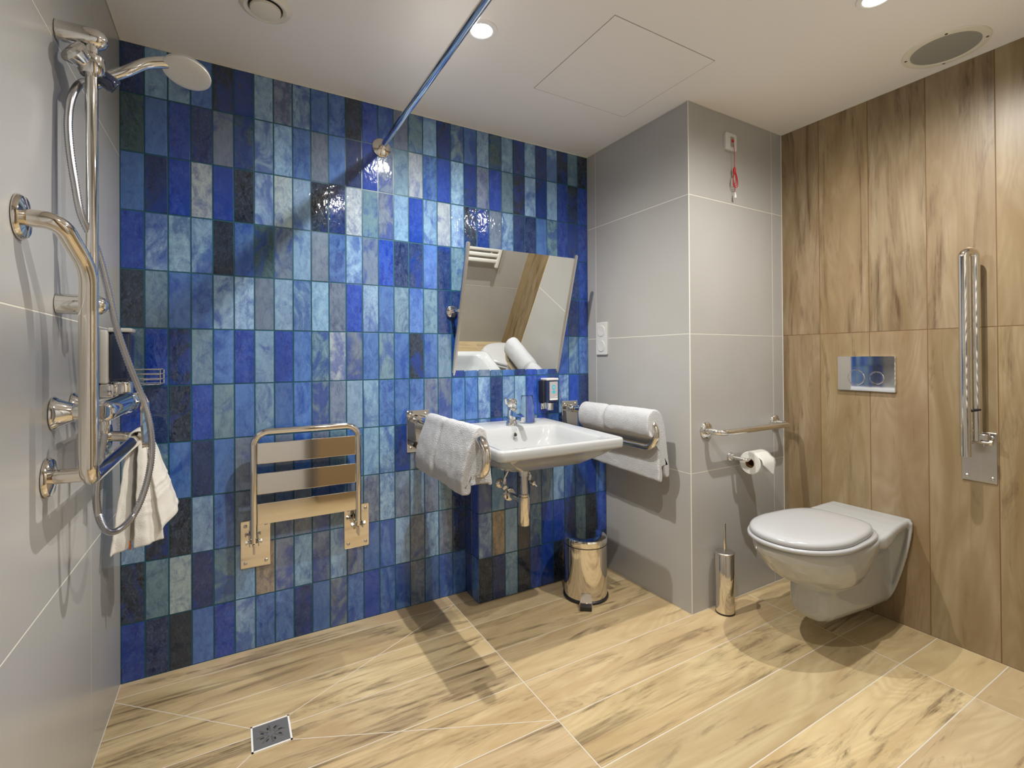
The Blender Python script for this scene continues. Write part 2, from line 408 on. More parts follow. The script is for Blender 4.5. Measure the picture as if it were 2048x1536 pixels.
bm = nb(); tube(bm, fillet([(.84, -2.39, 1.0), (.84, -2.345, 1.0), (.72, -2.345, 1.0)], .012), .009); obj('door_handle', bm, 'brushed', dr)

# ------------------------------------------------------------------ wood-look wall
bm, cl, uvl = tbm()
wy = [D1, .862, 1.064, 1.265, 1.467, 1.669, 1.871, -YB]
tiles(bm, (W2,0,0), (0,-1,0), (0,0,1), (-1,0,0), wy, [0, 1.203, H], .0022, rnd(.86, 1.10), bev=.0005, grain='w', cl=cl, uvl=uvl)
back(bm, (W2+.0005, -D1+.05, -.05), (W2+.1, -2.49, H+.05))
struct(obj('wall_right', bm, ['wallwood', 'woodgrout'], smooth=False))
# thin silicone beads and corner profile
def trim(k, a, b, m='trim'):
    bm = nb(); box(bm, a, b, .0006, 1); struct(obj('trim_%d' % k, bm, m, smooth=False))
trim(1, (0, -.0005, H-.004), (W1, -.004, H)); trim(2, (W1-.0015, -D1+.002, 0.001), (W1+.002, -D1-.0015, H-.001), 'wallgrout')
trim(3, (W2-.004, -D1-.002, H-.004), (W2-.0005, YB+.002, H), 'trim')
trim(8, (W1+.003, -D1-.0005, H-.003), (W2-.004, -D1-.003, H)); trim(9, (W1-.003, -.004, H-.003), (W1-.0005, -D1+.002, H))
trim(10, (.0005, -.004, H-.003), (.003, YB, H)); trim(11, (W2-.003, -D1-.0005, .001), (W2-.0005, -D1-.0035, H-.004), 'wallgrout')

# ------------------------------------------------------------------ ceiling fittings
plab = ['round white downlight beside the curtain rod, over the basin', 'round white downlight nearest the ceiling speaker, at the top edge', 'round white downlight over the shower side, near the door']
for (lx, ly), lb in zip(DOWN, plab):
    t = thing('downlight', lb, 'ceiling lamp', (lx, ly, H), 'downlights in the ceiling')
    b = nb(); lathe(b, [(.036, -.0005), (.036, -.004), (.040, -.006), (.052, -.004), (.054, -.0003)], (lx, ly, H), n=48, cap=False); obj('ring', b, 'lampring', t)
    b = nb(); lathe(b, [(.0355, -.001), (.0355, -.0035), (.02, -.0045)], (lx, ly, H), n=40); obj('lens', b, 'lamp', t)
t = thing('ceiling_vent', 'round cream ceiling exhaust vent above the shower', 'vent', (.425, -.42, H))
b = nb(); lathe(b, [(.048, -.001), (.050, -.010), (.060, -.014), (.072, -.008), (.076, -.0004)], (.425, -.42, H), n=56, cap=False); obj('rim', b, 'grilleframe', t)
b = nb(); lathe(b, [(.030, -.004), (.044, -.012), (.043, -.019), (.03, -.022), (.0, -.0225)], (.425, -.42, H), n=48); obj('valve_disc', b, 'grilleframe', t)
b = nb(); lathe(b, [(.049, -.0005), (.049, -.002)], (.425, -.42, H), n=40); obj('duct_opening', b, 'gap', t)
t = thing('ceiling_speaker', 'round cream ceiling speaker with grey mesh near the wood wall', 'speaker', (2.55, -1.38, H))
b = nb(); lathe(b, [(.096, -.001), (.098, -.005), (.104, -.0065), (.120, -.004), (.122, -.0004)], (2.55, -1.38, H), n=64, cap=False); obj('rim', b, 'grilleframe', t)
b = nb(); lathe(b, [(.097, -.0008), (.097, -.003), (.05, -.0042), (.0, -.0045)], (2.55, -1.38, H), n=56); obj('mesh_grille', b, 'grille', t)
for a in (20, 110, 200, 290):
    b = nb(); a = math.radians(a); lathe(b, [(.0045, -.004), (.0045, -.0062), (.002, -.007)], (2.55+.109*math.cos(a), -1.38+.109*math.sin(a), H), n=12); obj('screw', b, 'gap', t)
t = thing('ceiling_hatch', 'flush square white access panel in the ceiling', 'hatch', (1.646, -.682, H))
x0, x1, y0, y1 = 1.402, 1.891, -.925, -.440
b = nb(); box(b, (x0+.0015, y0+.0015, H-.0012), (x1-.0015, y1-.0015, H-.0002)); obj('panel', b, 'ceiling', t, smooth=False)
b = nb()
for a, c in (((x0-.0006, y0-.0006), (x1+.0006, y0+.0006)), ((x0-.0006, y1-.0006), (x1+.0006, y1+.0006)), ((x0-.0006, y0), (x0+.0006, y1)), ((x1-.0006, y0), (x1+.0006, y1))):
    box(b, (a[0], a[1], H-.0006), (c[0], c[1], H-.0001))
obj('seam', b, 'seam', t, smooth=False)

t = thing('curtain_rod', 'straight chrome shower curtain rod from the blue wall across the ceiling', 'rod', (.896, -.002, 2.017))
b = nb(); tube(b, [(.896, -.02, 2.017), (.896, YB+.02, 2.017)], .0125, 24); obj('rod', b, 'chrome', t)
for y, s in ((-.0015, -1), (YB+.0015, 1)):
    b = nb(); lathe(b, [(.040, 0), (.040, .003), (.034, .008), (.020, .012), (.0155, .014), (.0155, .032), (.013, .034)], (.896, y, 2.017), (0, s, 0), 40); obj('flange', b, 'steel', t)

# ------------------------------------------------------------------ shower: rail, hand shower, hose
RX, RY = .060, -.688
t = thing('shower_rail', 'upright chrome slide rail on the grey shower wall', 'shower rail', (0, RY, 1.2))
b = nb(); tube(b, [(RX, RY, 1.19), (RX, RY, 1.845)], .0118, 24); obj('pole', b, 'chrome', t)
for z in (1.827, 1.227):
    b = nb(); lathe(b, [(.0225, .0015), (.0225, .06), (.0210, .074), (.016, .083), (.007, .0885)], (0, RY, z), (1,0,0), 28); obj('wall_bracket', b, 'chrome', t)
b = nb(); sc_ = V((RX, RY, 1.765))
lathe(b, [(.020, -.022), (.024, -.015), (.024, .018), (.016, .026)], sc_, (0, 0, 1), 28); lathe(b, [(.008, -.050), (.025, -.046), (.028, -.040), (.020, -.020), (.013, -.010), (.012, 0)], sc_+V((0,0,-.006)), (.62, .62, -.42), 30)
obj('slider', b, 'chrome', t)
b = nb(); lathe(b, [(.012, 0), (.017, .008), (.019, .035), (.016, .042)], sc_+V((.005, .012, -.006)), (.72, .25, -.45), 24); obj('shower_holder', b, 'darkgloss', t)
t = thing('hand_shower', 'white-faced chrome hand shower resting in the slide rail holder', 'shower head', (.1, RY, 1.76))
b = nb(); hp = smooth_path([(.058, -.655, 1.742), (.078, -.660, 1.757), (.12, -.662, 1.785), (.150, -.652, 1.815), (.180, -.645, 1.832), (.210, -.638, 1.843)], 6)
tube(b, hp, lambda s: .0135-.0022*math.sin(s*PI)+.001*s, 20); obj('handle', b, 'chrome', t)
fn = V((-.12, -.25, -.96)).normalized(); hc = V((.235, -.636, 1.826))
b = nb(); lathe(b, [(.012, -.027), (.037, -.021), (.051, -.008), (.053, -.001)], hc, fn, 44); obj('shower_back', b, 'chrome', t)
b = nb(); lathe(b, [(.053, -.001), (.053, .002), (.049, .0055), (.034, .0075), (.0, .008)], hc, fn, 44); fo = obj('spray_face', b, 'whiteplastic', t)
b = nb(); u_ = fn.orthogonal().normalized(); v_ = fn.cross(u_)
for ring, cnt in ((.012, 8), (.021, 14), (.030, 20)):
    for k in range(cnt):
        a = 2*PI*k/cnt; lathe(b, [(.0012, 0), (.0008, .0022)], hc+fn*.0062+(u_*math.cos(a)+v_*math.sin(a))*ring, fn, 6)
obj('nozzles', b, 'greyplastic', t)
hose = [(0.058, -.653, 1.742), (.040, -.672, 1.730), (.030, -.700, 1.687), (.024, -.705, 1.63), (.027, -.708, 1.565), (.036, -.710, 1.49), (.046, -.705, 1.42), (.066, -.672, 1.353), (.080, -.655, 1.277), (.094, -.64, 1.186), (.113, -.62, 1.103), (.137, -.60, 1.016), (.154, -.60, .941), (.157, -.60, .866), (.147, -.61, .794), (.128, -.63, .735), (.103, -.65, .706), (.082, -.66, .708), (.068, -.667, .745), (.064, -.672, .80), (.070, -.672, .86), (.078, -.665, .945)]
hp = smooth_path(hose, 26)
t = thing('shower_hose', 'ribbed metal shower hose looping down from the hand shower', 'hose', (.06, -.66, .7))
b = nb(); tube(b, hp, [(.0081 if i % 2 else .0064) for i in range(len(hp))], 12); obj('hose', b, 'hosemetal', t, angle=80)
b = nb(); lathe(b, [(.0085, 0), (.0095, .01), (.0095, .03), (.008, .034)], (.056, -.660, 1.722), (.05, .2, .5), 18); obj('hose_nut', b, 'chrome', t)
b = nb(); lathe(b, [(.0085, 0), (.0105, .01), (.0105, .028)], (.078, -.665, .935), (0, 0, 1), 18); obj('hose_nut', b, 'chrome', t)

# ------------------------------------------------------------------ L grab rail on the left wall
t = thing('grab_rail', 'thick chrome L-shaped grab rail on the grey shower wall', 'grab bar', (0, -.8, .86))
b = nb(); tube(b, fillet([(.004, -.905, 1.362), (.055, -.900, 1.362), (.083, -.835, 1.285), (.080, -.820, 1.20), (.080, -.820, .862), (.080, -.205, .862), (.006, -.205, .872)], [.05, .10, .10, .03, .04], 12), .0160, 28)
tube(b, [(.080, -.757, .862), (.004, -.757, .862)], .0150, 24); obj('tube', b, 'steel', t)
for y, z in ((-.905, 1.362), (-.757, .862), (-.205, .872)):
    b = nb(); lathe(b, [(.041, .0015), (.041, .004), (.037, .010), (.024, .0125), (.0165, .014)], (0, y, z), (1,0,0), 44); obj('flange', b, 'steel', t)

# mixer
t = thing('shower_mixer', 'chrome wall shower mixer with long lever behind the grab rail', 'mixer tap', (0, -.6, .99))
for y in (-.714, -.564):
    b = nb(); lathe(b, [(.036, .0015), (.036, .004), (.030, .012), (.019, .034), (.0165, .036), (.0165, .05), (.019, .052), (.019, .07)], (0, y, .99), (1,0,0), 36); obj('wall_rosette', b, 'chrome', t)
b = nb(); lathe(b, [(.015, 0), (.021, .006), (.0235, .02), (.0235, .215), (.026, .225), (.027, .262), (.022, .272)], (.088, -.745, .99), (0, 1, 0), 32)
lathe(b, [(.013, 0), (.013, .03)], (.078, -.665, .955), (0,0,1), 20); obj('body', b, 'chrome', t)
b = nb(); lathe(b, [(.024, 0), (.028, .006), (.028, .018), (.022, .026)], (.088, -.482, .99), (0, 1, 0), 28)
loft(b, [[V(p) for p in ((.090, -.468, 1.014), (.124, -.458, 1.016), (.128, -.462, 1.008), (.090, -.476, 1.004))], [V(p) for p in ((.118, -.472, .99), (.130, -.455, .99), (.136, -.462, .988), (.124, -.479, .988))],
         [V(p) for p in ((.120, -.487, .93), (.132, -.455, .93), (.138, -.460, .93), (.126, -.492, .93))], [V(p) for p in ((.124, -.490, .868), (.136, -.458, .866), (.142, -.463, .868), (.130, -.495, .870))]])
bmesh.ops.bevel(b, geom=[e for e in b.edges if e.calc_face_angle(0) > .7 and e.calc_length() > .01], offset=.0015, segments=2, affect='EDGES')
obj('lever', b, 'chrome', t)

# shower soap dispenser on the left wall
t = thing('shower_soap_dispenser', 'dark blue soap dispenser in a chrome holder on the shower wall', 'soap dispenser', (0, -.27, 1.0))
b = nb(); box(b, (.0015, -.315, 1.035), (.022, -.235, 1.19), .006, 3); obj('wall_plate', b, 'greyplastic', t)
b = nb(); box(b, (.022, -.305, 1.040), (.075, -.245, 1.185), .012, 4); obj('bottle', b, 'darkgloss', t)
b = nb(); box(b, (.020, -.308, 1.185), (.077, -.242, 1.197), .004, 3); obj('lid', b, 'whiteplastic', t)
b = nb(); box(b, (.0015, -.312, .995), (.035, -.238, 1.035), .006, 3); lathe(b, [(.020, 0), (.026, .006), (.026, .036), (.024, .040)], (.050, -.275, .998), n=30); obj('holder', b, 'chrome', t)
# corner wire basket
t = thing('wire_soap_basket', 'small chrome wire soap basket in the shower corner', 'basket', (.06, -.06, 1.02))
b = nb(); X0, X1, Y0, Y1 = .006, .128, -.006, -.118
for z in (1.022, 1.038, 1.055, 1.071): tube(b, fillet([(X0, Y0, z), (X1, Y0, z), (X1, Y1, z), (X0, Y1, z)], .012, 5), .0014, 8)
for x, y in ((X1-.004, Y0), (X1-.004, Y1), (X0+.02, Y1), (X0+.02, Y0), (X1, -.06)): tube(b, [(x, y, 1.021), (x, y, 1.072)], .0014, 8)
obj('sides', b, 'chrome', t)
b = nb()
for k in range(9): tube(b, [(X0+.006+k*.0135, Y0, 1.021), (X0+.006+k*.0135, Y1, 1.021)], .0012, 8)
obj('bottom', b, 'chrome', t)

# ------------------------------------------------------------------ cloth helpers
def sheet(name, rows, m, parent, thick, amp=.0025, sc=38, sub=1):
    """rows: list of open polylines (world points), made into one cloth with thickness"""
    bm = nb(); vs = [[bm.verts.new(V(p)+noise.noise_vector(V(p)*sc)*amp) for p in r] for r in rows]
    for a, b_ in zip(vs, vs[1:]):
        for i in range(len(a)-1): bm.faces.new((a[i], a[i+1], b_[i+1], b_[i]))
    o = obj(name, bm, m, parent, angle=180)
    s = o.modifiers.new('thickness', 'SOLIDIFY'); s.thickness = thick; s.offset = 0
    if sub: u = o.modifiers.new('soft', 'SUBSURF'); u.levels = sub; u.render_levels = sub
    return o
def resample(poly, n):
    poly = [V(p) for p in poly]; L_ = [0]
    for a, b_ in zip(poly, poly[1:]): L_.append(L_[-1]+(b_-a).length)
    out = []; j = 0
    for k in range(n):
        d = L_[-1]*k/(n-1)
        while j < len(L_)-2 and L_[j+1] < d: j += 1
        t_ = (d-L_[j])/max(1e-9, L_[j+1]-L_[j]); out.append(poly[j].lerp(poly[j+1], t_))
    return out
def drape(name, label, grp, prof_f, ys_, nprof=44, amp=.0022, sc=30, crease=None, m='towel'):
    """closed thick cross-section (x,z) swept along y; prof_f(t) -> list of (x,z)"""
    loops = []
    for y in ys_:
        t_ = (y-ys_[0])/(ys_[-1]-ys_[0]); pr_ = prof_f(t_)
        pts = resample(smooth_path([(x, 0, z) for x, z in pr_+[pr_[0]]], 5), nprof+1)[:-1]
        lp = []
        for p in pts:
            q_ = V((p.x, y+p.y, p.z)); nz = noise.noise_vector(q_*sc)*amp+noise.noise_vector(q_*160)*amp*.45
            lp.append(q_+nz)
        loops.append(lp)
    # rounded ends
    def shrink(lp, k, dy):
        c = sum(lp, V())/len(lp)
        out = []
        n_ = len(lp)
        for i, p in enumerate(lp):
            tg = (lp[(i+1) % n_]-lp[i-1]); nr = V((tg.z, 0, -tg.x)).normalized()
            out.append(p+nr*k+V((0, dy, 0)))
        return out
    a = loops[0]; ar = sum((a[i].x*a[(i+1) % len(a)].z-a[(i+1) % len(a)].x*a[i].z) for i in range(len(a)))
    sg = -1 if ar > 0 else 1
    d0 = -1 if ys_[0] < ys_[-1] else 1
    first = [shrink(loops[0], sg*.006, .006*d0), shrink(loops[0], sg*.003, .0045*d0)]; last = [shrink(loops[-1], sg*.003, -.0045*d0), shrink(loops[-1], sg*.006, -.006*d0)]
    bm = nb(); rows = loft(bm, first+loops+last, False, False)
    for r_ in (rows[0], rows[-1]):
        f = bm.faces.new(r_); bmesh.ops.triangulate(bm, faces=[f], ngon_method='EAR_CLIP')
    o = obj(name, bm, m, angle=180)
    tag(o, label, 'towel', grp)
    u = o.modifiers.new('soft', 'SUBSURF'); u.levels = 1; u.render_levels = 1
    return o

# ------------------------------------------------------------------ small towel on the L rail
t = thing('hand_towel', 'small off-white towel hanging off the shower grab rail end', 'towel', (.09, -.24, .7))
def strip(top_y, prof, wy0, wy1, n=16, wav=.006, ph=0):
    rows = []
    for p, wfac in prof:
        p = V(p); r = []
        for k in range(n):
            s = k/(n-1); y_ = wy0*(1-s)+wy1*s; yy = top_y+(y_-top_y)*wfac
            r.append((p.x+wav*wfac*math.sin(s*9+ph+p.z*6), yy, p.z))
        rows.append(r)
    return rows
def panel(corners_top, corners_bot, n=16, m_=44, fold=.008, nf=2.5, ph=0., sag=.0, bands=()):
    (a, b_), (c, d) = corners_top, corners_bot; a, b_, c, d = map(V, (a, b_, c, d)); rows = []
    for j in range(m_):
        t_ = j/(m_-1); L0, R0 = a.lerp(c, t_), b_.lerp(d, t_); nrm = (R0-L0).cross(c-a).normalized(); r = []; bo = sum(.003*math.exp(-((t_-q0)/.013)**2) for q0 in bands)
        for i in range(n):
            s = i/(n-1); p = L0.lerp(R0, s)+nrm*(fold*(.25+t_)*math.sin(s*nf*2*PI+ph)-bo)+V((0, 0, -sag*math.sin(s*PI)*t_)); r.append(p)
        rows.append(r)
    return rows
# front flap, over the tube, and the two lower flaps
sheet('front_flap', [[(x, y, z) for y, z in yy] for x, yy in ()] or panel(((.100, -.245, .878), (.106, -.175, .879)), ((.150, -.290, .585), (.186, -.190, .640)), fold=.006, nf=1.2, ph=.6, bands=(.56,.62,.68,.96)), 'waffle', t, .006)
sheet('front_flap', panel(((.085, -.255, .884), (.108, -.235, .878)), ((.085, -.320, .552), (.148, -.270, .552)), fold=.007, nf=1.3, ph=2.0, bands=(.60,.66,.72)), 'waffle', t, .006)
sheet('rear_flap', panel(((.064, -.255, .878), (.086, -.190, .884)), ((.030, -.315, .535), (.085, -.255, .560)), fold=.009, nf=1.6, ph=.3), 'waffle', t, .007)
b = nb()
tp = []
for k in range(13):
    a = PI*k/12; tp.append((.084+.023*math.cos(a), .866+.022*math.sin(a)))
obj_rows = [[(x, y, z) for x, z in tp] for y in (-.262, -.25, -.23, -.21, -.19, -.172)]
sheet('fold_over_tube', obj_rows, 'waffle', t, .006, amp=.0015)
b = nb(); box(b, (.066, -.292, .542), (.071, -.284, .566), .001, 1); obj('hem_label', b, 'orange', t)

# ------------------------------------------------------------------ folding shower seat
t = thing('folding_shower_seat', 'folded-up polished steel shower seat on the blue wall', 'shower seat', (.59, -.002, .4))
FX0, FX1, FY = .400, .778, -.062
b = nb(); tube(b, fillet([(FX0, FY+.006, .420), (FX0, FY-.004, .832), (FX1, FY-.004, .832), (FX1, FY+.006, .420)], .05, 12), .0125, 24); obj('frame', b, 'steel', t)
for z0, z1 in ((.712, .790), (.599, .677), (.487, .565)):
    b = nb(); box(b, (FX0+.011, FY-.006, z0), (FX1-.011, FY+.004, z1), .002, 2); obj('slat', b, 'steel', t, angle=20)
for x, scr in ((.408, 1), (.783, 1)):
    pl = nb(); plate(pl, (x, -.0015, .401), (1,0,0), (0,0,1), (0,-1,0), .102, .180, .005, .004); po = obj('wall_plate', pl, 'steel', t, angle=20)
    for dx in (-.035, .035):
        for dz in (-.07, .07): screw(po, (x+dx, -.0065, .401+dz), (0,-1,0), .0065)
for x in (FX0, FX1):
    b = nb(); box(b, (x-.016, -.006, .412), (x-.013, -.075, .437), .001, 1); box(b, (x+.013, -.006, .412), (x+.016, -.075, .437), .001, 1)
    tube(b, [(x-.026, -.056, .424), (x+.026, -.056, .424)], .005, 12); lathe(b, [(.009, 0), (.009, .006)], (x-.028, -.056, .424), (1,0,0), 6); lathe(b, [(.009, 0), (.009, .006)], (x+.021, -.056, .424), (1,0,0), 6)
    box(b, (x-.003, -.030, .380), (x+.003, -.068, .415), .001, 1); obj('hinge', b, 'brushed', t)

# ------------------------------------------------------------------ basin
def zr(x, y): return .789+(.789-.770)*(y+.03)/.57
BX0, BX1, BY0, BY1 = 1.143, 1.737, -.602, -.006
t = thing('wash_basin', 'wide white ceramic wash basin on the blue tiled wall', 'basin', (1.44, -.1, .64))
b = nb(); R_ = lambda ins, r, dz, yb=0: [V((p.x, p.y, zr(p.x, p.y)+dz)) for p in rrect(BX0+ins, BX1-ins, BY0+ins, BY1-yb, r, 0, 8)]
loops = []
def hull(x0, x1, y0, y1, r, z): return rrect(x0, x1, y0, y1, r, z, 8)
loops.append(hull(1.36, 1.52, -.36, -.20, .07, .632))
loops.append(hull(1.30, 1.58, -.42, -.12, .09, .640))
loops.append(hull(1.24, 1.64, -.50, -.05, .08, .662))
loops.append(hull(1.19, 1.69, -.555, -.012, .06, .700))
loops.append(R_(.022, .030, -.046)); loops.append(R_(.004, .026, -.040)); loops.append(R_(.001, .026, -.034)); loops.append(R_(.0, .026, -.008)); loops.append(R_(.003, .026, -.001)); loops.append(R_(.010, .024, .001))
def inn(x0, x1, y0, y1, r, dz): return [V((p.x, p.y, zr(p.x, p.y)+dz)) for p in rrect(x0, x1, y0, y1, r, 0, 8)]
loops.append(inn(1.163, 1.717, -.584, -.030, .03, -.002))
loops.append(inn(1.205, 1.672, -.560, -.158, .05, -.004)); loops.append(inn(1.212, 1.665, -.553, -.165, .05, -.010)); loops.append(inn(1.225, 1.650, -.538, -.176, .06, -.050))
loops.append(inn(1.250, 1.625, -.510, -.190, .07, -.095)); loops.append(inn(1.30, 1.58, -.46, -.21, .08, -.118)); loops.append(inn(1.40, 1.48, -.36, -.28, .035, -.126))
loft(b, loops); obj('bowl', b, 'ceramic', t, angle=60)
b = nb(); lathe(b, [(.012, 0), (.012, .002), (.009, .003)], (1.452, -.183, .748), (0, -1, .25), 20); ov = obj('overflow_ring', b, 'chrome', t)
b = nb(); lathe(b, [(.0075, 0), (.0075, .0008)], (1.452, -.1862, .7488), (0, -1, .25), 16); obj('overflow_hole', b, 'black', ov)
b = nb(); lathe(b, [(.028, 0), (.028, .003), (.02, .004)], (1.44, -.32, zr(1.44, -.32)-.1255), (0,0,1), 28); obj('drain_cap', b, 'chrome', t)

# faucet
fx, fy = 1.478, -.105; fz = zr(fx, fy)
t = thing('basin_faucet', 'chrome single-lever faucet on the basin rear deck', 'faucet', (fx, fy, fz))
b = nb(); lathe(b, [(.024, 0), (.026, .004), (.023, .010), (.020, .03), (.0195, .06), (.022, .078), (.021, .084)], (fx, fy, fz-.001), (0, -.10, 1), 32)
loft(b, [[V(p) for p in lp] for lp in ([(fx-.016, fy-.010, fz+.045), (fx+.016, fy-.010, fz+.045), (fx+.016, fy-.010, fz+.075), (fx-.016, fy-.010, fz+.075)], [(fx-.013, fy-.06, fz+.040), (fx+.013, fy-.06, fz+.040), (fx+.012, fy-.06, fz+.060), (fx-.012, fy-.06, fz+.060)], [(fx-.011, fy-.105, fz+.026), (fx+.011, fy-.105, fz+.026), (fx+.010, fy-.108, fz+.044), (fx-.010, fy-.108, fz+.044)])])
lathe(b, [(.011, 0), (.011, .012), (.009, .013)], (fx, fy-.096, fz+.032), (0, 0, -1), 20); obj('body', b, 'chrome', t)
b = nb(); lathe(b, [(.021, 0), (.025, .006), (.025, .024), (.021, .034), (.010, .038)], (fx, fy-.004, fz+.086), (-.12, -.2, 1), 32)
tube(b, smooth_path([(fx-.012, fy-.01, fz+.108), (fx-.035, fy-.03, fz+.102), (fx-.052, fy-.045, fz+.108), (fx-.060, fy-.052, fz+.128)], 5), lambda s: .0085-.003*s, 14); obj('lever', b, 'chrome', t)

# upside-down tumbler
gx, gy = 1.578, -.085; gz = zr(gx, gy)+.001
b = nb(); lathe(b, [(.0365, 0), (.0375, .001), (.036, .05), (.031, .095), (.0275, .128), (.026, .130), (.0, .130), (.0, .1275), (.0262, .1270), (.0300, .094), (.0350, .05), (.0362, .002), (.0365, 0)], (gx, gy, gz), n=40, cap=False)
bmesh.ops.remove_doubles(b, verts=b.verts, dist=.0001)
tag(obj('drinking_glass', b, 'glass', angle=50), 'clear glass tumbler upside down on the basin deck beside the faucet', 'glass')

# waste trap
t = thing('waste_trap', 'chrome bottle trap pipe under the basin', 'pipe', (1.44, -.28, .37))
b = nb(); lathe(b, [(.026, 0), (.026, .035), (.023, .037), (.023, .05), (.0175, .052)], (1.44, -.28, .635), (0,0,-1), 32); obj('waste_collar', b, 'chrome', t)
b = nb(); lathe(b, [(.0165, .04), (.0165, .145)], (1.44, -.28, .635), (0,0,-1), 28); obj('tailpiece', b, 'chrome', t)
b = nb(); lathe(b, [(.017, .128), (.0215, .13), (.022, .136), (.0215, .140), (.0262, .142), (.0265, .262), (.0245, .266)], (1.44, -.28, .635), (0,0,-1), 36); obj('bottle', b, 'steel', t)
b = nb(); tube(b, fillet([(1.44, -.27, .470), (1.44, -.142, .470)], .01), .014, 20); obj('outlet_pipe', b, 'chrome', t)
b = nb(); lathe(b, [(.034, 0), (.034, .003), (.028, .014), (.017, .018)], (1.44, -.1405, .470), (0,-1,0), 32); obj('wall_rosette', b, 'chrome', t)
for x, lb, s in ((1.395, 'small chrome angle valve left of the trap pipe', -1), (1.530, 'small chrome angle valve right of the trap pipe', 1)):
    t = thing('angle_valve', lb, 'valve', (x, -.14, .52), 'valves under the basin')
    b = nb(); lathe(b, [(.024, .001), (.024, .003), (.019, .010), (.010, .014)], (x, -.14, .525), (0,-1,0), 28); obj('wall_rosette', b, 'steel', t)
    b = nb(); tube(b, [(x, -.15, .525), (x, -.195, .525)], .010, 18); tube(b, [(x, -.182, .520), (x, -.182, .548)], .009, 16); lathe(b, [(.0115, 0), (.0115, .014)], (x, -.182, .545), (0,0,1), 6); obj('body', b, 'chrome', t)
    b = nb(); lathe(b, [(.008, 0), (.0125, .004), (.0125, .018), (.007, .022)], (x+.004*s, -.192, .523), (.25*s, -1, -.15), 10); tube(b, [(x+.005*s, -.21, .520), (x+.016*s, -.218, .508)], .0035, 8); obj('knob', b, 'chrome', t)
    b = nb(); tube(b, smooth_path([(x, -.182, .555), (x+.012*(-s), -.19, .585), (1.44+.022*s, -.205, .63)], 6), .0045, 12); obj('supply_tube', b, 'chrome', t)

# ------------------------------------------------------------------ fold-down support rails beside the basin
def support_rail(x, yend, label, side):
    t = thing('support_rail', label, 'grab bar', (x, -.002, .69), 'support rails beside the basin')
    b = nb(); plate(b, (x, -.0015, .777), (1,0,0), (0,0,1), (0,-1,0), .102, .184, .005, .004); po = obj('wall_plate', b, 'steel', t, angle=20)
    for dx in (-.035, .035):
        for dz in (-.074, .076): screw(po, (x+dx, -.0065, .777+dz), (0,-1,0), .0065)
    b = nb(); tube(b, fillet([(x, -.040, .830), (x, yend, .830), (x, yend, .710), (x, -.030, .710)], .0585, 12), .0160, 28); obj('tube', b, 'steel', t)
    b = nb(); box(b, (x-.022, -.006, .815), (x-.018, -.055, .846), .001, 1); box(b, (x+.018, -.006, .815), (x+.022, -.055, .846), .001, 1)
    tube(b, [(x-.032, -.036, .832), (x+.032, -.036, .832)], .006, 12); lathe(b, [(.010, 0), (.010, .007)], (x-.034, -.036, .832), (1,0,0), 6); lathe(b, [(.010, 0), (.010, .007)], (x+.027, -.036, .832), (1,0,0), 6)
    obj('hinge', b, 'brushed', t)
    b = nb(); box(b, (x-.008, -.006, .700), (x+.008, -.032, .720), .002, 2); obj('stop_buffer', b, 'black', t)
support_rail(1.052, -.680, 'chrome fold-down support rail left of the basin, under a towel', -1)
support_rail(1.898, -.612, 'chrome fold-down support rail right of the basin, by the grey pillar', 1)

def left_prof(t_):
    k = .004*math.sin(t_*9); cr = -.012*math.exp(-((t_-.40)/.035)**2); w_ = 1+.3*t_
    o = [(.990-k, .650-.004*t_), (.985-cr*1.0, .700), (1.000-cr*.8, .770), (1.022-cr*.5, .830), (1.034, .861), (1.054, .872+cr*.3), (1.074, .862), (1.084, .835), (1.092, .780), (1.098, .710), (1.100+k, .672)]
    i_ = [(1.086+k, .672), (1.080, .720), (1.076, .790), (1.071, .835), (1.054, .851), (1.035, .836), (1.032, .790), (1.024, .730), (1.020, .652)]
    return o+i_
N_ = 90
drape('towel', 'white terry towel draped over the left support rail', 'towels on the support rails', left_prof, [-.165-(.46*k/(N_-1)) for k in range(N_)], 110)
def right_prof(t_):
    cr = .010*math.exp(-((t_-.38)/.03)**2); k = .004*math.sin(t_*7)
    return [(1.920, .585-.02*t_), (1.918, .660), (1.916, .725), (1.892, .748), (1.868+cr, .760), (1.856+cr, .785), (1.853+cr, .820), (1.866+cr, .858), (1.898, .876-cr*.6), (1.934-cr, .862), (1.956, .820), (1.968, .760), (1.978, .690), (1.986+k, .600-.015*t_),
            (1.958+k, .600-.015*t_), (1.950, .690), (1.942, .760), (1.932, .815), (1.918, .842), (1.898, .852), (1.880, .840), (1.877, .815), (1.884, .786), (1.910, .772), (1.934, .745), (1.940, .690), (1.944, .586-.02*t_)]
drape('towel', 'white terry towel draped over the right support rail by the pillar', 'towels on the support rails', right_prof, [-.135-(.465*k/(N_-1)) for k in range(N_)], 130)

